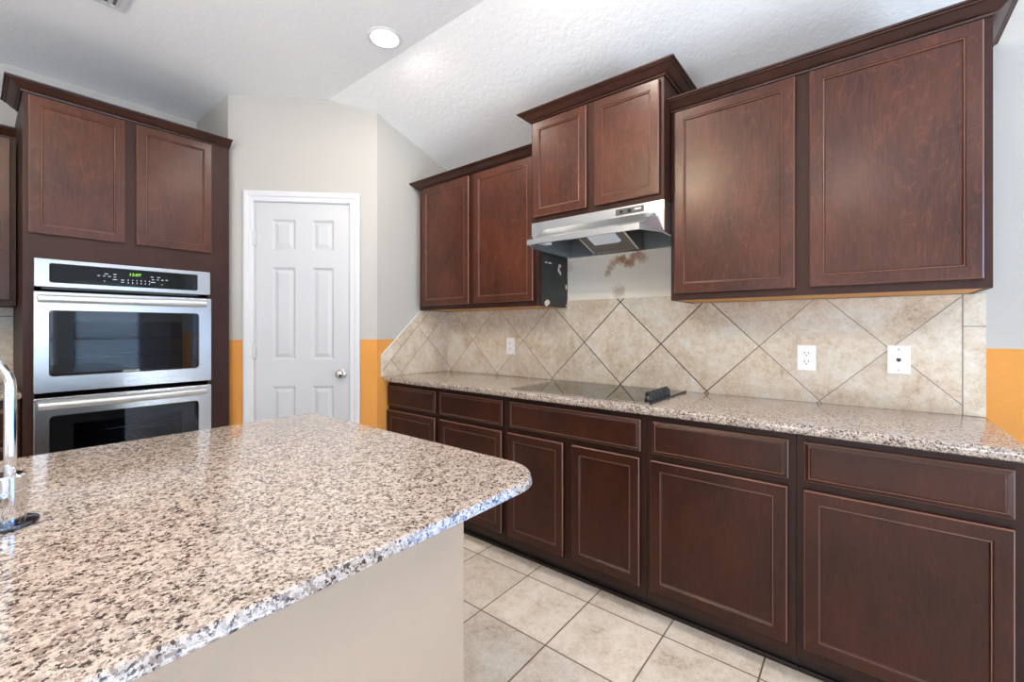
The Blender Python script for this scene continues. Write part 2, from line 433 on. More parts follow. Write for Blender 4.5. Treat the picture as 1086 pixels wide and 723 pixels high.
def rect(x0, x1, z0, z1, inset, y):
    return [(x0+inset, y, z0+inset), (x1-inset, y, z0+inset), (x1-inset, y, z1-inset), (x0+inset, y, z1-inset)]
def strips(b, L, worn_highlight):
    for i, (p, q) in enumerate(zip(L, L[1:])):
        b.mi = 1 if i in worn_highlight else 0
        b.loops([p, q], cap0=(i == 0), cap1=(i == len(L)-2))
    b.mi = 0
    return b
def framed_door(x0, x1, z0, z1, y=0.0, stile=0.040):
    """cabinet door: flat frame, beaded sticking, recessed flat panel; front at y-0.02"""
    t = 0.020; r_ = lambda i, d: rect(x0, x1, z0, z1, i, y-t+d)
    return strips(MB(), [rect(x0,x1,z0,z1,0,y), r_(0, 0.0045), r_(0.0035, 0.0), r_(stile, 0.0), r_(stile+0.0035, 0.0035), r_(stile+0.006, 0.0030),
                         r_(stile+0.0095, 0.0085), r_(stile+0.0105, 0.009)], (1, 4))
def slab_front(x0, x1, z0, z1, y=0.0):
    """drawer front: raised flat field with a sloping moulded border"""
    t = 0.020; r_ = lambda i, d: rect(x0, x1, z0, z1, i, y-t+d)
    return strips(MB(), [rect(x0,x1,z0,z1,0,y), r_(0, 0.009), r_(0.0025, 0.0065), r_(0.0135, 0.0012), r_(0.0155, 0.0030), r_(0.0185, 0.0010), r_(0.020, 0.0)], (1, 3))
CROWN = [(0,0),(0.007,0),(0.009,0.006),(0.016,0.009),(0.024,0.015),(0.034,0.024),(0.043,0.032),(0.050,0.034),(0.052,0.038),(0.060,0.040),(0.062,0.046),(0,0.046)]
def sweep(b, path, prof, z):
    """path: plan points travelling left to right along the face; profile grows to the right-hand... outward side (-y for +x travel)"""
    pts = [Vector((p[0], p[1])) for p in path]; L = []
    for i, p in enumerate(pts):
        ns = []
        if i > 0: d = (p-pts[i-1]).normalized(); ns.append(Vector((d.y, -d.x)))
        if i < len(pts)-1: d = (pts[i+1]-p).normalized(); ns.append(Vector((d.y, -d.x)))
        if len(ns) == 2: n = (ns[0]+ns[1]) / (1+ns[0].dot(ns[1]))
        else: n = ns[0]
        L.append([(p.x+n.x*o, p.y+n.y*o, z+h) for o, h in prof])
    b.loops(L); return b

# ------------------------------------------------------------------ room shell
XW = 2.40       # right-hand cabinet wall
YP = 2.59       # short pantry wall at the end of the counter
YB = 3.90       # wall behind the ovens
ZC = 2.79
PC0 = (1.072, 3.267)   # pantry corner beside the ovens
PC1 = (1.749, 2.590)   # pantry corner beside the counter
CREASE = 1.52; SLOPE = 0.33
def zceil(x): return ZC if x < CREASE else ZC - SLOPE*(x-CREASE)

o = struct(MB().box((ROOM_X0-0.1, ROOM_Y0-0.1, -0.1), (XW+0.1, YB+0.1, 0)).build('floor', M['floor']))
b = MB(); b.prism([(ROOM_X0-0.1, ZC), (CREASE, ZC), (XW+0.1, zceil(XW+0.1)), (XW+0.1, zceil(XW+0.1)+0.12), (CREASE, ZC+0.12), (ROOM_X0-0.1, ZC+0.12)], 'y', ROOM_Y0-0.1, YB+0.1)
struct(b.build('ceiling', M['ceil']))
zr = zceil(XW)
ra, rb = RIGHT_WINDOWS[0]; b = MB(); zt = zr-0.034
b.box((XW, rb, 0), (XW+0.1, YB+0.1, zt)); b.box((XW, ROOM_Y0-0.1, 0), (XW+0.1, ra, zt)); b.box((XW, ra, 0), (XW+0.1, rb, WZ0)); b.box((XW, ra, WZ1), (XW+0.1, rb, zt))
struct(b.build('wall_right', M['wall2']))
struct(MB().box((ROOM_X0-0.1, YB, 0), (XW, YB+0.1, ZC)).build('wall_back', M['wall']))

def wall_with_windows(name, along, fixed, a0, a1, wins, thick, mat):
    """wall along an axis with rectangular window openings"""
    b = MB()
    def bx(u0, u1, z0, z1):
        if along == 'x': b.box((u0, fixed-thick, z0), (u1, fixed, z1))
        else: b.box((fixed-thick, u0, z0), (fixed, u1, z1))
    cur = a0
    for (u0, u1) in wins:
        bx(cur, u0, 0, ZC); bx(u0, u1, 0, WZ0); bx(u0, u1, WZ1, ZC); cur = u1
    bx(cur, a1, 0, ZC)
    return struct(b.build(name, mat))
# the front wall runs under the slope on its right end: keep below it
wall_with_windows('wall_front', 'x', ROOM_Y0, ROOM_X0, XW, FRONT_WINDOWS, 0.1, M['wall'])
wall_with_windows('wall_left', 'y', ROOM_X0, ROOM_Y0, YB, LEFT_WINDOWS, 0.1, M['wall'])
wi = 0
def window(along, fixed, u0, u1, blinds=True):
    global wi; wi += 1
    r = thing('window_%d' % wi, 'white framed window with horizontal blinds' if blinds else 'tall white framed window without blinds', 'window', ((u0+u1)/2, fixed-0.05, WZ0) if along == 'x' else (fixed-0.05, (u0+u1)/2, WZ0), 0 if along == 'x' else PI/2)
    r['kind'] = 'structure'
    h = (u1-u0)/2; H = WZ1-WZ0; f = MB()
    for x0, x1, z0, z1 in ((-h, -h+0.05, 0, H), (h-0.05, h, 0, H), (-h+0.05, h-0.05, 0, 0.05), (-h+0.05, h-0.05, H-0.05, H), (-h+0.05, h-0.05, H/2-0.02, H/2+0.02)):
        f.box((x0, -0.02, z0), (x1, 0.02, z1))
    f.build('window_frame', M['trim'], r)
    MB().box((-h+0.05, -0.004, 0.05), (h-0.05, 0.0, H-0.05)).build('pane', M['pane'], r)
    if not blinds: return
    s = MB(); z = 0.06
    sy = 1 if along == 'x' else -1
    while z < H-0.06:
        s.prism([(0.024, z), (0.042, z+0.012), (0.041, z+0.0135), (0.023, z+0.0015)], 'x', -h+0.055, h-0.055); z += 0.03
    if along == 'y':
        for v in s.bm.verts: v.co.y = -v.co.y
    s.build('blind_slats', M['blind'], r)
for (a, c) in FRONT_WINDOWS: window('x', ROOM_Y0, a, c)
for (a, c) in LEFT_WINDOWS: window('y', ROOM_X0, a, c)

for (a, c) in RIGHT_WINDOWS: window('y', XW+0.1, a, c, False)
# pantry walls: return beside ovens, diagonal with the door opening, short side wall
b = MB(); b.box((PC0[0], PC0[1]+0.0, 0), (PC0[0]+0.09, YB, ZC)); struct(b.build('wall_pantry_left', M['wall2']))
b = MB(); b.prism([(PC1[0], 0), (XW, 0), (XW, zceil(XW)), (PC1[0], zceil(PC1[0]))], 'y', YP, YP+0.09); struct(b.build('wall_pantry_right', M['wall2']))
DIAG = math.hypot(PC1[0]-PC0[0], PC1[1]-PC0[1])
DX0, DX1, DZ1 = 0.165, 0.792, 2.092
sc_ = (CREASE-PC0[0])*math.sqrt(2)
b = MB()
b.prism([(0, 0), (DX0, 0), (DX0, ZC), (0, ZC)], 'y', 0, 0.09)
b.prism([(DX0, DZ1), (DX1, DZ1), (DX1, zceil(PC0[0]+DX1/math.sqrt(2))), (sc_, ZC), (DX0, ZC)], 'y', 0, 0.09)
b.prism([(DX1, 0), (DIAG, 0), (DIAG, zceil(PC1[0])), (DX1, zceil(PC0[0]+DX1/math.sqrt(2)))], 'y', 0, 0.09)
struct(b.build('wall_pantry_diagonal', M['wall2'], None, (PC0[0], PC0[1], 0), -PI/4))

# unfinished stained board behind the hood
b = MB(); b.box((XW-0.006, 0.712, 1.421), (XW, 1.470, 1.86)); struct(b.build('trim_1', M['board']))

# ------------------------------------------------------------------ pantry door
dr = thing('door_1', 'white six panel pantry door with nickel knob in a white casing', 'door', (PC0[0], PC0[1], 0), -PI/4)
dr['kind'] = 'structure'
LX0, LX1 = 0.171, 0.785
panels = [(0.274, 0.423, 1.768, 1.975), (0.528, 0.672, 1.768, 1.975), (0.274, 0.423, 1.033, 1.655), (0.528, 0.672, 1.033, 1.655), (0.274, 0.423, 0.25, 0.857), (0.528, 0.672, 0.25, 0.857)]
b = MB(); xs = [LX0, 0.274, 0.423, 0.528, 0.672, LX1]; zs = [0.012, 0.25, 0.857, 1.033, 1.655, 1.768, 1.975, 2.086]
LY = 0.004
for i in range(len(xs)-1):
    for j in range(len(zs)-1):
        c = (xs[i], xs[i+1], zs[j], zs[j+1])
        if c in panels:
            b.loops([rect(*c, 0, LY), rect(*c, 0.006, LY+0.003), rect(*c, 0.014, LY+0.0095), rect(*c, 0.020, LY+0.0095), rect(*c, 0.042, LY+0.002)], cap0=False)
        else: b.face(rect(*c, 0, LY))
for q in ([(LX0,LY,zs[0]),(LX1,LY,zs[0]),(LX1,LY+0.035,zs[0]),(LX0,LY+0.035,zs[0])], [(LX0,LY,zs[-1]),(LX1,LY,zs[-1]),(LX1,LY+0.035,zs[-1]),(LX0,LY+0.035,zs[-1])],
          [(LX0,LY,zs[0]),(LX0,LY,zs[-1]),(LX0,LY+0.035,zs[-1]),(LX0,LY+0.035,zs[0])], [(LX1,LY,zs[0]),(LX1,LY,zs[-1]),(LX1,LY+0.035,zs[-1]),(LX1,LY+0.035,zs[0])],
          [(LX0,LY+0.035,zs[0]),(LX1,LY+0.035,zs[0]),(LX1,LY+0.035,zs[-1]),(LX0,LY+0.035,zs[-1])]): b.face(q)
leaf = b.build('door_leaf', M['door'], dr)
# casing: stepped moulding swept up, over and down; jamb inside
cas = MB(); CW = 0.066
prof = [(0, 0.0), (0, -0.009), (0.012, -0.011), (0.028, -0.012), (0.034, -0.017), (0.052, -0.019), (0.060, -0.018), (CW, -0.014), (CW, 0.0)]
def cas_pt(i, o_, y_):
    x0, x1, z1 = DX0-0.002, DX1+0.002-0.014, DZ1+0.0
    return [(x0-o_, y_, 0.0), (x0-o_, y_, z1+o_), (x1+o_+0.0, y_, z1+o_), (x1+o_, y_, 0.0)][i]
cas.loops([[cas_pt(i, p_[0], p_[1]) for p_ in prof] for i in range(4)])
cas.box((DX0, 0.0, 0), (DX0+0.004, 0.09, DZ1-0.003)); cas.box((DX1-0.004, 0.0, 0), (DX1, 0.09, DZ1-0.003)); cas.box((DX0, 0.0, DZ1-0.004), (DX1, 0.09, DZ1))
cas.build('casing', M['trim'], dr)
for hz in (1.841, 1.096, 0.25):
    b = MB(); b.box((0.160, -0.012, hz-0.045), (0.178, 0.003, hz+0.045), 0.002); b.lathe([(0.006, -0.048), (0.007, -0.045), (0.007, 0.045), (0.006, 0.048)], (0.1675, -0.016, hz), seg=12)
    b.build('hinge', M['trim'], dr, smooth=0.6)
kb = MB(); kb.lathe([(0.031, 0.0), (0.031, -0.004), (0.027, -0.008), (0.012, -0.012), (0.011, -0.030), (0.020, -0.036), (0.0275, -0.046), (0.028, -0.055), (0.022, -0.065), (0.010, -0.069), (0.001, -0.070)], (0.722, LY, 0.938), 'y')
tag(kb.build('knob', M['nickel'], dr, smooth=0.7), 'round satin nickel knob')
MB().box((0.7845, LY+0.001, 0.905), (0.7885, LY+0.012, 0.968)).build('latch_plate', M['darkchrome'], dr)

# ------------------------------------------------------------------ cabinets
RZ = -PI/2      # right wall: local x runs towards the camera end, local y into the wall
def rw(Y, X, z=0): return (X, Y, z)
XB = 1.84; BD = XW-XB-0.002
def base_cabinet(label, y_left, y_right, fronts, mats=('wood', 'frame_base')):
    r = thing('base_cabinet', label, 'cabinet', (XB, y_left, 0), RZ, 'base cabinets under the long counter')
    w_ = y_left - y_right - 0.001
    b = MB(); b.box((0, 0, 0.078), (w_, BD, 0.875), 0.0012); b.build('carcass', M[mats[1]], r)
    b = MB(); b.box((0, 0.058, 0.0), (w_, BD-0.02, 0.078)); b.box((0, 0.046, 0.0), (w_, 0.058, 0.018), 0.004); b.build('toe_kick', M['dark'], r)
    for kind, ya, yb, z0, z1 in fronts:
        xa, xb = y_left-ya, y_left-yb
        if kind == 'door': framed_door(xa, xb, z0, z1, -0.001).build('door', [M[mats[0]], M['worn_highlight']], r)
        else: slab_front(xa, xb, z0, z1, -0.001).build(kind, [M[mats[0]], M['worn_highlight']], r)
    return r
DR = (0.711, 0.849); DO = (0.126, 0.683)
base_cabinet('dark brown base cabinet against the pantry wall, two drawers over two doors', 2.588, 1.515,
    [('drawer', 2.583, 2.084, *DR), ('drawer', 2.045, 1.538, *DR), ('door', 2.583, 2.084, *DO), ('door', 2.045, 1.540, *DO)])
base_cabinet('dark brown base cabinet under the cooktop, one wide drawer front over two doors', 1.515, 0.7275,
    [('drawer_front', 1.487, 0.753, *DR), ('door', 1.498, 1.146, *DO), ('door', 1.098, 0.757, *DO)])
base_cabinet('dark brown base cabinet right of the cooktop, one drawer over one door', 0.7275, 0.1835,
    [('drawer', 0.702, 0.207, *DR), ('door', 0.708, 0.210, *DO)])
base_cabinet('dark brown base cabinet at the open right end of the counter', 0.1835, -0.352,
    [('drawer', 0.160, -0.331, *DR), ('door', 0.161, -0.330, *DO)])

def upper_cabinet(label, X_face, y_left, y_right, z0, z1, doors, crown_path, dz, side=None, group='wall cabinets on the right wall'):
    r = thing('wall_cabinet', label, 'cabinet', (X_face, y_left, z0), RZ, group)
    w_ = y_left-y_right; d = XW-X_face-0.002; h = z1-z0
    b = MB(); b.box((0, 0.02, 0.016), (w_, d, h)); b.box((0, 0, 0), (w_, 0.02, h), 0.0012)
    b.box((0, 0.02, 0), (0.014, d, 0.016)); b.box((w_-0.014, 0.02, 0), (w_, d, 0.016))
    b.build('carcass', M['frame'], r)
    MB().box((0.014, 0.02, 0.002), (w_-0.014, d, 0.016)).build('bottom_panel', M['ply'], r)['label'] = 'bare plywood underside'
    for ya, yb in doors: framed_door(y_left-ya, y_left-yb, dz[0]-z0, dz[1]-z0, -0.001).build('door', [M['wood_up'], M['worn_highlight']], r)
    b = MB(); sweep(b, crown_path, CROWN, h-0.001); b.build('crown_moulding', M['crown'], r)
    return r, w_, d
XU = 2.08; ZU = 1.377
r, w_, d_ = upper_cabinet('brown two door wall cabinet nearest the pantry, with a scuffed black right side', XU, 2.541, 1.4735, ZU, 2.260, [(2.498, 2.025), (1.980, 1.502)], [(0, 0.31), (0, 0), (1.0675, 0)], (1.408, 2.252))
sp = MB().box((w_, 0.028, 0.001), (w_+0.002, d_, 0.883)).build('side_panel', M['black_panel'], r); sp['label'] = 'black side panel with chipped spots'
def chips(par, x, spots):
    for (yy, zz, ry, rz_) in spots:
        b = MB(); n = 11; ring = []
        for k in range(n):
            a = 2*PI*k/n; q = 0.65+0.55*random.random()
            ring.append((yy+ry*q*math.cos(a), zz+rz_*q*math.sin(a)))
        b.prism(ring, 'x', x, x+0.0008); b.build('bare_chip', M['chip'], par)
chips(sp, w_+0.002, [(0.115, 0.262, 0.024, 0.006), (0.075, 0.262, 0.012, 0.006), (0.225, 0.258, 0.016, 0.012), (0.215, 0.232, 0.014, 0.022), (0.232, 0.21, 0.010, 0.014), (0.300, 0.130, 0.010, 0.016), (0.085, 0.022, 0.026, 0.020), (0.300, 0.012, 0.008, 0.008)])
XM = 1.99
upper_cabinet('raised short brown wall cabinet standing forward above the range hood', XM, 1.457, 0.7085, 1.836, 2.402, [(1.438, 1.100), (1.054, 0.726)],
    [(0, 0.40), (0, 0), (0.7485, 0), (0.7485, 0.40)], (1.863, 2.386))
upper_cabinet('large brown two door wall cabinet at the right end of the wall', XU, 0.7075, -0.329, ZU, 2.260, [(0.686, 0.212), (0.163, -0.306)],
    [(0, 0), (1.0365, 0), (1.0365, 0.31)], (1.408, 2.250))

# oven tower
OX0, OX1, OY = 0.165, 1.062, 3.22
t = thing('oven_cabinet', 'tall dark brown cabinet holding the double oven beside the pantry', 'cabinet', (OX0, OY, 0))
tw = OX1-OX0; td = YB-OY-0.002; b = MB()
VX0, VX1, VZ0, VZ1 = 0.038, 0.778, 0.38, 1.59
b.box((0, 0, 0), (VX0, td, 2.413)); b.box((VX1, 0, 0), (tw, td, 2.413)); b.box((VX0, 0, VZ1), (VX1, td, 2.413)); b.box((VX0, 0, 0.0), (VX1, td, VZ0)); b.box((VX0, td-0.02, VZ0), (VX1, td, VZ1))
b.build('carcass', M['frame'], t)
framed_door(0.183-OX0, 0.546-OX0, 1.720, 2.400, -0.001).build('door', [M['wood_up'], M['worn_highlight']], t)
framed_door(0.594-OX0, 0.961-OX0, 1.720, 2.400, -0.001).build('door', [M['wood_up'], M['worn_highlight']], t)
b = MB(); sweep(b, [(0, 0.33), (0, 0), (tw+0.002, 0)], CROWN, 2.412); b.build('crown_moulding', M['crown'], t)
# upper cabinet and base cabinet left of the tower
LUX0, LUX1, LUY = -0.75, 0.160, 3.57
r = thing('wall_cabinet', 'dark brown wall cabinet at the left edge, left of the oven cabinet', 'cabinet', (LUX0, LUY, 1.367))
lw = LUX1-LUX0; b = MB(); b.box((0, 0, 0.0), (lw, YB-LUY-0.002, 0.900), 0.0012); b.build('carcass', M['frame'], r)
framed_door(lw-0.022-0.43, lw-0.022, 0.030, 0.893, -0.001).build('door', [M['wood_up'], M['worn_highlight']], r)
framed_door(0.02, 0.43, 0.030, 0.893, -0.001).build('door', [M['wood_up'], M['worn_highlight']], r)
b = MB(); sweep(b, [(0, 0.3), (0, 0), (lw, 0)], CROWN, 0.899); b.build('crown_moulding', M['crown'], r)
LBY = 3.28
r = thing('base_cabinet', 'dark brown base cabinet cut off by the left edge, left of the oven cabinet', 'cabinet', (-0.75, LBY, 0))
b = MB(); b.box((0, 0, 0.078), (lw, YB-LBY-0.002, 0.892), 0.0012); b.build('carcass', M['frame'], r)
MB().box((0, 0.06, 0), (lw, 0.5, 0.078)).build('toe_kick', M['dark'], r)
for k in range(4): slab_front(lw-0.03-0.40, lw-0.03, 0.13+0.185*k, 0.13+0.185*k+0.165, -0.001).build('drawer', [M['wood'], M['worn_highlight']], r)
framed_door(0.02, 0.44, 0.13, 0.683, -0.001).build('door', [M['wood'], M['worn_highlight']], r); slab_front(0.02, 0.44, 0.711, 0.86, -0.001).build('drawer', [M['wood'], M['worn_highlight']], r)

# ------------------------------------------------------------------ stone tops
def offset_poly(poly, d):
    n = len(poly); out = []
    for i in range(n):
        p0, p, p1 = Vector(poly[i-1]), Vector(poly[i]), Vector(poly[(i+1) % n])
        a = (p-p0).normalized(); c = (p1-p).normalized()
        n0 = Vector((-a.y, a.x)); n1 = Vector((-c.y, c.x)); m_ = (n0+n1)/(1+n0.dot(n1))
        out.append((p.x+m_.x*d, p.y+m_.y*d))
    return out
def rounded(poly, radii, seg=14):
    out = []; n = len(poly)
    for i in range(n):
        p0, p, p1 = Vector(poly[i-1]), Vector(poly[i]), Vector(poly[(i+1) % n]); r_ = radii[i]
        if r_ <= 0: out.append(tuple(p)); continue
        a = (p0-p).normalized(); c = (p1-p).normalized()
        s0 = p+a*r_; cen = p+a*r_+c*r_
        for k in range(seg+1):
            th = (PI/2)*k/seg
            v = cen - c*r_*math.cos(th) - a*r_*math.sin(th)
            out.append((v.x, v.y))
    return out
def slab(poly, z0, z1, r_=0.012, r2=0.014, seg=5, lean=None):
    """poly counter-clockwise; eased top and bottom edge. lean: (outer inset, degrees at foot, degrees at top) for a leaning, slightly crowned edge"""
    L = []
    if lean is None:
        for k in range(seg+1):
            th = (PI/2)*k/seg; L.append((r2*(1-math.sin(th)), z0 + r2*(1-math.cos(th))))
        for k in range(seg+1):
            th = (PI/2)*k/seg; L.append((r_*(1-math.cos(th)), z1 - r_*(1-math.sin(th))))
    else:
        a0, a1, r_ = lean; ins = 0.0; z = z0+0.003; n = 8; L = [(0.004, z0), (0.0, z)]
        zt = z1 - r_*(1-math.sin(math.radians(a1)))
        for k in range(1, n+1):
            a = math.radians(a0+(a1-a0)*(k-0.5)/n); dz = (zt-(z0+0.003))/n; ins += dz*math.tan(a); z += dz; L.append((ins, z))
        c = ins + r_*math.cos(math.radians(a1))
        for k in range(1, seg+1):
            th = math.radians(a1)+(PI/2-math.radians(a1))*k/seg; L.append((c-r_*math.cos(th), z1-r_*(1-math.sin(th))))
    b = MB(); b.loops([[(x, y, z) for x, y in offset_poly(poly, i)] for i, z in L], smooth=True)
    return b
def world_slab(name, poly, z0, z1, label, cat, **kw):
    b = slab(poly, z0, z1, **kw); o = b.build(name, M['granite'], smooth=0.9)
    return tag(o, label, cat)
world_slab('granite_worktop', [(1.80, -0.365), (XW-0.001, -0.365), (XW-0.001, 2.588), (1.80, 2.588)], 0.8755, 0.912, 'long speckled granite worktop with the cooktop, along the right wall', 'countertop')
world_slab('granite_worktop', [(-0.75, LBY-0.03), (0.1635, LBY-0.03), (0.1635, YB-0.001), (-0.75, YB-0.001)], 0.8925, 0.930, 'short piece of granite worktop at the left edge, left of the oven cabinet', 'countertop')
IX0, IX1, IY0, IY1 = -1.75, 0.868, 0.572, 1.712
isl = rounded([(IX0, IY0), (IX1, IY0), (IX1, IY1), (IX0, IY1)], [0.05, 0.125, 0.05, 0.05])
world_slab('island_worktop', isl, 0.888, 0.910, 'large speckled granite island worktop with a rounded corner in the foreground', 'countertop', lean=(8, 23, 0.005))

# island base
KX, KY = 0.800, 0.800
r = thing('kitchen_island', 'cream textured knee wall of the island under the foreground granite', 'island', (0, 1.2, 0))
MB().box((IX0+0.06, KY-1.2, 0), (KX, KY-1.2+0.115, 0.8875), 0.008).build('knee_wall', M['knee'], r)
MB().box((IX0+0.06, KY-1.2+0.116, 0.0), (KX-0.003, IY1-1.2-0.04, 0.8875)).build('cabinet_body', M['frame'], r)

# ------------------------------------------------------------------ backsplash
b = MB()
b.prism([(-0.360, 0.9122), (2.5895, 0.9122), (2.5895, 1.376), (1.472, 1.376), (1.472, 1.420), (0.7090, 1.420), (0.7090, 1.376), (-0.360, 1.376)], 'x', XW-0.010, XW-0.0005)
tag(b.build('tile_backsplash', M['splash']), 'long diagonal beige tile backsplash behind the cooktop, on the right wall', 'backsplash')
b = MB()
b.prism([(1.782, 0.9125), (XW-0.0105, 0.9125), (XW-0.0105, 1.376), (2.120, 1.376), (1.782, 1.060)], 'y', YP-0.011, YP-0.0005)
sb = tag(b.build('tile_backsplash', M['splash_side']), 'short beige tile backsplash with a slanted edge on the pantry wall', 'backsplash')
b = MB(); b.prism([(1.778, 0.9125), (1.783, 0.9125), (1.783, 1.0595), (2.121, 1.3755), (2.1155, 1.3755), (1.778, 1.061)], 'y', YP-0.0125, YP-0.0005); b.build('caulk_edge', M['trim'], sb)
b = MB(); b.box((-0.75, YB-0.010, 0.931), (0.1625, YB-0.0005, 1.366))
tag(b.build('tile_backsplash', M['splash']), 'strip of beige tile backsplash at the left edge, under the left wall cabinet', 'backsplash')

# ------------------------------------------------------------------ double oven
ov = thing('double_oven', 'stainless steel double wall oven with black glass doors', 'oven', (0.198, 3.22, 0.37))
ow = 0.750
OZ = 0.37
def oz(z): return z-OZ
body = MB()
for (z0, z1) in ((0.42, 0.885), (0.925, 1.425)):       # two open cavities
    x0, x1, y0, y1 = 0.03, ow-0.055, 0.0, 0.52
    zb, zt = oz(z0), oz(z1)
    body.box((x0, y0, zb), (x0+0.02, y1, zt)); body.box((x1-0.02, y0, zb), (x1, y1, zt)); body.box((x0+0.02, y1-0.02, zb), (x1-0.02, y1, zt))
    body.box((x0+0.02, y0, zb), (x1-0.02, y1-0.02, zb+0.02)); body.box((x0+0.02, y0, zt-0.02), (x1-0.02, y1-0.02, zt))
body.box((0.03, 0.0, oz(1.445)), (ow-0.055, 0.5, oz(1.58)))
body.build('oven_body', M['cavity'], ov)
def ringplate(b, x0, x1, z0, z1, hx0, hx1, hz0, hz1, y_back, y_front, rad=0.012):
    """plate with a rounded-corner opening and eased outer edge, facing -y"""
    def rr(x0, x1, z0, z1, r_, y, seg=5):
        pts = []
        for cx, cz, a0 in ((x1-r_, z0+r_, -PI/2), (x1-r_, z1-r_, 0), (x0+r_, z1-r_, PI/2), (x0+r_, z0+r_, PI)):
            for k in range(seg+1):
                a = a0 + (PI/2)*k/seg; pts.append((cx+r_*math.cos(a), y, cz+r_*math.sin(a)))
        return pts
    e = 0.003
    b.loops([rr(x0,x1,z0,z1,0.006,y_back), rr(x0,x1,z0,z1,0.006,y_front+e), rr(x0+e*.4,x1-e*.4,z0+e*.4,z1-e*.4,0.006,y_front+e*.3), rr(x0+e,x1-e,z0+e,z1-e,0.005,y_front),
             rr(hx0,hx1,hz0,hz1,rad,y_front), rr(hx0+0.003,hx1-0.003,hz0+0.003,hz1-0.003,rad,y_front+0.004), rr(hx0+0.003,hx1-0.003,hz0+0.003,hz1-0.003,rad,y_back)], cap0=False, cap1=False)
    # close the back ring
    return b
X0 = 0.198
# control panel
cp = MB(); ringplate(cp, 0.002, ow, oz(1.453), oz(1.596), 0.252-X0, 0.882-X0, oz(1.476), oz(1.575), -0.0005, -0.034, 0.008)
cpo = cp.build('control_panel', M['steel'], ov)
pr = MB(); pr.box((0.250-X0, -0.031, oz(1.474)), (0.884-X0, -0.026, oz(1.577))); pr.mi = 1
tx = MB(); tx.text('12:07', 0.021, 0.585-X0, -0.0325, oz(1.545), 1.15); tx.build('clock_display', M['digits'], cpo)
def dash(px, pz, wx=0.010, hz=0.0032): pr.box((px-X0-wx/2, -0.0314, oz(pz)-hz/2), (px-X0+wx/2, -0.0309, oz(pz)+hz/2))
for px, pz, wx in ((0.435,1.528,.010),(0.457,1.528,.010),(0.478,1.527,.012),(0.500,1.526,.010),(0.465,1.540,.014),(0.500,1.540,.014),(0.500,1.512,.018),(0.458,1.500,.005),(0.532,1.512,.014),(0.532,1.500,.012),
                   (0.660,1.540,.012),(0.690,1.540,.014),(0.665,1.525,.012),(0.686,1.526,.012),(0.708,1.526,.010),(0.728,1.527,.010),(0.665,1.510,.020),(0.706,1.500,.005)):
    dash(px, pz, wx)
for k in range(6):
    for pz in (1.514, 1.499): pr.box((0.556+0.0185*k-X0-0.0018, -0.0314, oz(pz)-0.003), (0.556+0.0185*k-X0+0.0018, -0.0309, oz(pz)+0.003))
pr.build('panel_glass', [M['black_glass'], M['white_print']], cpo)
def oven_door(z0, z1, g0, g1, w0, w1, lettering):
    d = MB(); ringplate(d, 0.0, ow+0.002, oz(z0), oz(z1), 0.250-X0, 0.886-X0, oz(g0), oz(g1), -0.0045, -0.046, 0.014)
    do = d.build('oven_door', M['steel'], ov)
    # black glass border, with a clear window in it
    gb = MB(); x0, x1, z0_, z1_ = 0.251-X0, 0.885-X0, oz(g0)+0.001, oz(g1)-0.001
    wx0, wx1, wz0, wz1 = 0.338-X0, 0.797-X0, oz(w0), oz(w1)
    gb.box((x0, -0.041, z0_), (wx0, -0.036, z1_)); gb.box((wx1, -0.041, z0_), (x1, -0.036, z1_)); gb.box((wx0, -0.041, z0_), (wx1, -0.036, wz0)); gb.box((wx0, -0.041, wz1), (wx1, -0.036, z1_))
    gb.build('glass_border', M['black_glass'], do)
    MB().box((wx0, -0.041, wz0), (wx1, -0.036, wz1)).build('window_glass', M['oven_window'], do)
    # bowed bar handle
    hz = oz(z1)-0.037; pts = []; hx0, hx1 = 0.014, ow-0.032
    for k in range(25):
        u = k/24; bow = math.sin(PI*u)
        pts.append((hx0+(hx1-hx0)*u, -0.072-0.020*bow, hz-0.0*bow))
    hb = MB(); L = []
    for p in pts:
        L.append([(p[0], p[1]+0.011*math.cos(2*PI*k/14), p[2]+0.019*math.sin(2*PI*k/14)) for k in range(14)])
    hb.loops(L, smooth=True)
    for xx in (hx0+0.012, hx1-0.012): hb.box((xx-0.011, -0.074, hz-0.011), (xx+0.011, -0.044, hz+0.011), 0.003)
    hb.build('door_handle', M['satin'], do, smooth=0.8)
    if lettering:
        tx = MB(); tx.text('FRIGIDAIRE', 0.0135, 0.567-X0, -0.0420, oz(g0)+0.009, 1.05); tx.build('lettering', M['white_print'], do)
    return do
oven_door(0.922, 1.430, 1.002, 1.337, 1.020, 1.283, True)
oven_door(0.395, 0.897, 0.468, 0.805, 0.488, 0.753, False)
for zz in (1.09, 1.19, 0.60, 0.69):
    rk = MB(); rk.tube([(0.055, 0.03, oz(zz)), (ow-0.08, 0.03, oz(zz))], 0.003, 8)
    rk.tube([(0.055, 0.45, oz(zz)), (ow-0.08, 0.45, oz(zz))], 0.003, 8)
    for k in range(14):
        xx = 0.07+k*0.0435; rk.tube([(xx, 0.03, oz(zz)+0.004), (xx, 0.45, oz(zz)+0.004)], 0.0018, 6)
    rk.build('oven_rack', M['chrome'], ov)

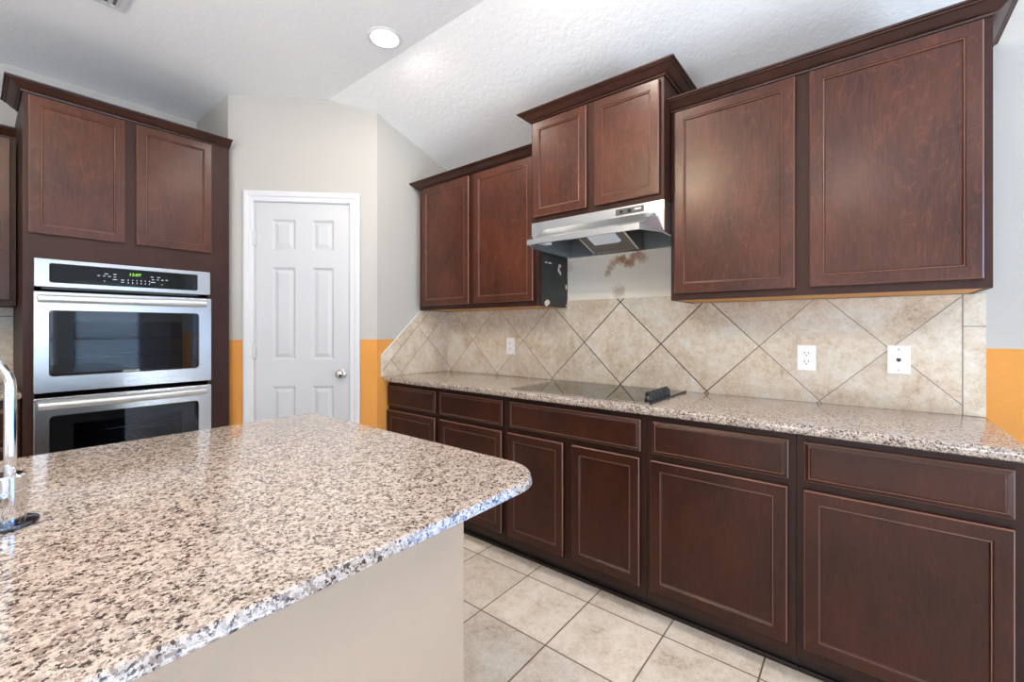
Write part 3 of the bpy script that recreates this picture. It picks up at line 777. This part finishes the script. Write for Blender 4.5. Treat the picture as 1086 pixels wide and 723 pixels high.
# ------------------------------------------------------------------ range hood
hd = thing('range_hood', 'stainless steel under cabinet range hood over the cooktop', 'range hood', (1.99, 1.457, 1.69), RZ)
hw = 0.7485; hy = XW-1.99-0.002
top = [(0, hy), (0, 0), (0.02, 0), (hw-0.02, 0), (hw, 0), (hw, hy)]
mid = [(0, hy), (0, 0), (0.02, 0), (hw-0.02, 0), (hw, 0), (hw, hy)]
lip = [(0, hy), (0, 0.0), (0.063, -0.130), (hw-0.064, -0.130), (hw, 0.0), (hw, hy)]
lipi = [(0.012, hy-0.012), (0.012, 0.004), (0.070, -0.118), (hw-0.071, -0.118), (hw-0.012, 0.004), (hw-0.012, hy-0.012)]
P3 = lambda pl, z: [(x, y, z) for x, y in pl]
b = MB()
liph = [(0, hy, 0.003), (0, 0.0, 0.003), (0.063, -0.130, 0.024), (hw-0.064, -0.130, 0.024), (hw, 0.0, 0.003), (hw, hy, 0.003)]
b.loops([P3(top, 0.1455), P3(mid, 0.077), liph, P3(lip, -0.003), P3(lipi, -0.003), P3(lipi, 0.003)], cap1=False)
b.build('hood_shell', M['steel_hood'], hd)
b = MB(); lip2 = [(0.020, hy-0.014), (0.014, 0.012), (0.074, -0.110), (hw-0.075, -0.110), (hw-0.014, 0.012), (hw-0.020, hy-0.014)]
b.loops([P3(lipi, 0.002), [(x, y, 0.0235) for x, y in lip2], P3([(0.03, hy-0.02), (0.03, 0.03), (0.09, 0.02), (hw-0.09, 0.02), (hw-0.03, 0.03), (hw-0.03, hy-0.02)], 0.112)], cap0=False)
b.build('hood_liner', M['grey'], hd)
fx0, fx1 = 1.457-1.236, 1.457-0.963
slope = lambda y, off=0.0: 0.107 - (y-0.010)*0.107/0.306 - off      # grease filter leans down towards the wall
b = MB(); b.prism([(0.010, 0.110), (0.010, slope(0.010)), (0.316, slope(0.316)), (0.385, 0.0), (0.385, 0.110)], 'x', fx0, fx1); b.build('grease_filter', M['mesh_filter'], hd)
for xx in (fx0-0.002, fx1-0.008):
    b = MB(); b.prism([(0.012, slope(0.012)-0.001), (0.316, slope(0.316)-0.001), (0.316, slope(0.316, 0.006)), (0.012, slope(0.012, 0.006))], 'x', xx, xx+0.010); b.build('filter_rail', M['steel_hood'], hd)
b = MB(); xc0, xc1 = 1.457-1.180, 1.457-1.020
b.loops([[(xc0, 0.06, slope(0.06)-0.001), (xc1, 0.06, slope(0.06)-0.001), (xc1, 0.225, slope(0.225)-0.001), (xc0, 0.225, slope(0.225)-0.001)],
         [(xc0+0.010, 0.068, slope(0.068, 0.020)), (xc1-0.010, 0.068, slope(0.068, 0.020)), (xc1-0.010, 0.205, slope(0.205, 0.020)), (xc0+0.010, 0.205, slope(0.205, 0.020))]])
b.build('lamp_lens', M['lens'], hd)
MB().box((0.030, 0.02, 0.030), (0.075, 0.09, 0.046), 0.003).build('lamp_socket', M['plate'], hd)
b = MB(); b.box((1.457-0.946, -0.003, 0.107), (1.457-0.804, 0.0, 0.137), 0.001); sw = b.build('switch_plate', M['label_grey'], hd)
for xx in (0.03, 0.072):
    MB().box((1.457-0.946+xx-0.009, -0.007, 0.116), (1.457-0.946+xx+0.009, -0.003, 0.128), 0.0015).build('rocker_switch', M['black_plastic'], sw)
MB().box((1.457-0.946+0.098, -0.0036, 0.121), (1.457-0.946+0.130, -0.0030, 0.128)).build('white_mark', M['white_print'], sw)

# ------------------------------------------------------------------ cooktop
ck = thing('cooktop', 'black glass electric cooktop with a row of black knobs set in the granite', 'cooktop', (2.11, 1.11, 0.912))
CX0, CX1, CY0, CY1 = 1.860-2.11, 2.355-2.11, 0.722-1.11, 1.500-1.11
b = MB(); b.box((CX0+0.004, CY0+0.004, 0.0003), (CX1-0.004, CY1-0.004, 0.0060), 0.0015); b.build('glass_top', M['cook_glass'], ck)
b = MB()
b.box((CX0, CY0, 0.0002), (CX0+0.006, CY1, 0.0066), 0.001); b.box((CX1-0.006, CY0, 0.0002), (CX1, CY1, 0.0066), 0.001)
b.box((CX0, CY1-0.006, 0.0002), (CX1, CY1, 0.0066), 0.001); b.build('steel_trim', M['steel'], ck)
b = MB(); b.box((CX0, CY0-0.002, 0.0002), (CX1, CY0+0.006, 0.0080), 0.001); b.build('side_trim', M['black_plastic'], ck)
for cx, cy, rr in ((-0.12, -0.16, 0.10), (0.12, -0.16, 0.08), (-0.12, 0.24, 0.08), (0.12, 0.24, 0.10)):
    b = MB()
    ring = lambda q, z: [(cx+q*math.cos(2*PI*k/48), cy+q*math.sin(2*PI*k/48), z) for k in range(48)]
    b.loops([ring(rr, 0.0061), ring(rr, 0.0063), ring(rr-0.002, 0.0063), ring(rr-0.002, 0.0061)], cap0=False, cap1=False)
    b.build('burner_ring', M['label_grey'], ck)
for k in range(5):
    kx = 1.955-2.11+0.051*k; ky = 0.762-1.11
    b = MB(); b.lathe([(0.0235, 0.0062), (0.0235, 0.010), (0.021, 0.014), (0.0205, 0.034), (0.019, 0.038), (0.016, 0.040)], (kx, ky, 0), seg=20)
    b.box((kx-0.022, ky-0.006, 0.014), (kx+0.022, ky+0.006, 0.046), 0.003)
    kn = b.build('knob', M['black_plastic'], ck, smooth=0.6)
    b = MB(); b.box((kx-0.0245, ky-0.004, 0.012), (kx-0.0215, ky+0.004, 0.024), 0.001); b.build('pointer', M['chrome'], kn)

# ------------------------------------------------------------------ wall plates
def duplex(label, Y, Z):
    r = thing('outlet_plate', label, 'outlet', (XW-0.010, Y, Z), RZ, None)
    MB().box((-0.036, -0.006, -0.058), (0.036, 0, 0.058), 0.0025).build('cover_plate', M['plate'], r)
    for s in (-1, 1):
        b = MB(); zc = s*0.0195
        L = []
        for (q, y) in ((1.0, -0.006), (1.0, -0.0078), (0.94, -0.0085)):
            L.append([(0.0165*q*max(-1, min(1, 1.25*math.cos(2*PI*k/24))), y, zc+0.0145*q*math.sin(2*PI*k/24)) for k in range(24)])
        b.loops(L); soc = b.build('socket', M['plate'], r)
        b = MB(); b.box((-0.0085, -0.0089, zc-0.002), (-0.0060, -0.0083, zc+0.008)); b.box((0.0060, -0.0089, zc-0.001), (0.0085, -0.0083, zc+0.007)); b.lathe([(0.0026, -0.0083), (0.0026, -0.0089)], (0, 0, zc-0.008), 'y', 10)
        b.build('slot', M['slot'], soc)
    b = MB(); b.lathe([(0.003, -0.006), (0.003, -0.0072), (0.001, -0.0074)], (0, 0, 0), 'y', 10); b.build('screw', M['plate'], r)
    return r
o1 = duplex('white duplex outlet on the tile under the left wall cabinet', 1.932, 1.122); o1['group'] = 'duplex outlets on the tile'
o2 = copy_tree(o1); o2.location = (XW-0.010, 0.200, 1.112); o2['label'] = 'white duplex outlet on the tile right of the cooktop'
r = thing('phone_jack_plate', 'white wall plate with a single centre jack, rightmost plate on the tile', 'wall plate', (XW-0.010, -0.114, 1.117), RZ)
MB().box((-0.036, -0.006, -0.058), (0.036, 0, 0.058), 0.0025).build('cover_plate', M['plate'], r)
b = MB(); b.box((-0.007, -0.0066, -0.006), (0.007, -0.0058, 0.006)); b.box((-0.003, -0.0066, -0.009), (0.003, -0.0058, -0.006)); b.build('jack', M['slot'], r)
for s in (-1, 1):
    b = MB(); b.lathe([(0.0035, -0.006), (0.0035, -0.0072), (0.001, -0.0075)], (0, 0, 0.042*s), 'y', 10); b.build('screw', M['nickel'], r)

# ------------------------------------------------------------------ faucet
fc = thing('kitchen_faucet', 'chrome gooseneck faucet on the island at the left edge', 'faucet', (0.036, 1.135, 0.910))
b = MB(); b.lathe([(0.040, 0.0003), (0.043, 0.002), (0.043, 0.005), (0.036, 0.008), (0.001, 0.008)], (0,0,0)); b.build('base_plate', M['darkchrome'], fc, smooth=0.7)
b = MB(); b.lathe([(0.0265, 0.008), (0.0275, 0.011), (0.0275, 0.060), (0.0265, 0.061), (0.0265, 0.063), (0.0275, 0.064), (0.0275, 0.084), (0.024, 0.087), (0.001, 0.087)], (0,0,0)); b.build('body', M['chrome'], fc, smooth=0.5)
pts = [(0.008, -0.004, 0.085)] + [(0.008, -0.004, z) for z in (0.12, 0.16, 0.20, 0.235)]
for k in range(1, 19):
    a = PI*k/18*1.05; R = 0.065
    pts.append((0.008-R+R*math.cos(a), -0.004, 0.235+R*math.sin(a)))
b = MB(); b.tube(pts, 0.0078, 18); b.build('spout', M['chrome'], fc)
b = MB(); b.tube([(-0.02, -0.015, 0.048), (-0.004, -0.034, 0.050), (-0.012, -0.045, 0.052), (-0.05, -0.055, 0.058), (-0.085, -0.06, 0.066)], [0.010, 0.010, 0.008, 0.007, 0.006], 14); b.build('lever', M['chrome'], fc)

# ------------------------------------------------------------------ ceiling fittings
def can_light(label, x, y, warm, power):
    r = thing('recessed_light', label, 'ceiling light', (x, y, ZC), 0, 'recessed ceiling lights')
    b = MB(); b.lathe([(0.088, -0.0005), (0.088, -0.004), (0.080, -0.008), (0.072, -0.006), (0.070, -0.0005)], (0,0,0), seg=40); b.build('trim_ring', M['trim'], r, smooth=0.7)
    b = MB(); b.lathe([(0.071, -0.004), (0.071, -0.007), (0.001, -0.0075)], (0,0,0), seg=40); b.build('lens', M['lamp'], r)
    l = area_light('lamp', (x, y, ZC-0.012), (0, 0, 0), 0.15, 0.15, power, warm, 'DISK')
    return r
WARM = (1.0, 0.91, 0.80)
can_light('lit round recessed light in the ceiling above the pantry door', 1.385, 1.982, WARM, CAN_POWER*0.75)
for (x, y, p_) in ((1.385, 0.95, 0.9), (-1.60, 0.10, 2.8), (-0.30, -1.00, 0.8), (1.385, -1.4, 0.8)):
    can_light('recessed ceiling light outside the photo', x, y, WARM, CAN_POWER*p_)
pd = thing('pendant_light', 'warm globe lamp on a short stem over the island, outside the photo', 'ceiling lamp', (-0.17, 1.26, ZC))
b = MB(); b.lathe([(0.06, -0.0004), (0.06, -0.02), (0.008, -0.03), (0.007, -0.10), (0.03, -0.105), (0.035, -0.125), (0.001, -0.125)], (0,0,0)); b.build('canopy', M['nickel'], pd, smooth=0.7)
b = MB(); b.lathe([(0.001, -0.125)]+[(0.08*math.sin(PI*k/16), -0.205+0.08*math.cos(PI*k/16)) for k in range(1, 16)]+[(0.001, -0.285)], (0,0,0), seg=24); b.build('globe', M['lamp_warm'], pd)
vt = thing('ceiling_vent', 'white louvred air vent in the ceiling at the top edge', 'vent', (0.322, 2.660, ZC))
b = MB(); q = 0.152
for x0, x1, y0, y1 in ((-q, q, -q, -q+0.025), (-q, q, q-0.025, q), (-q, -q+0.025, -q+0.025, q-0.025), (q-0.025, q, -q+0.025, q-0.025)):
    b.box((x0, y0, -0.008), (x1, y1, -0.0004), 0.002)
b.build('frame', M['trim'], vt)
b = MB()
for k in range(9):
    x = -q+0.034+0.029*k
    b.prism([(x, -0.012), (x+0.018, -0.002), (x+0.020, -0.002), (x+0.002, -0.012)], 'y', -q+0.025, q-0.025)
b.build('louvres', M['trim'], vt)
MB().box((-q+0.02, -q+0.02, -0.0015), (q-0.02, q-0.02, -0.0004)).build('duct_backing', M['vent_grey'], vt)
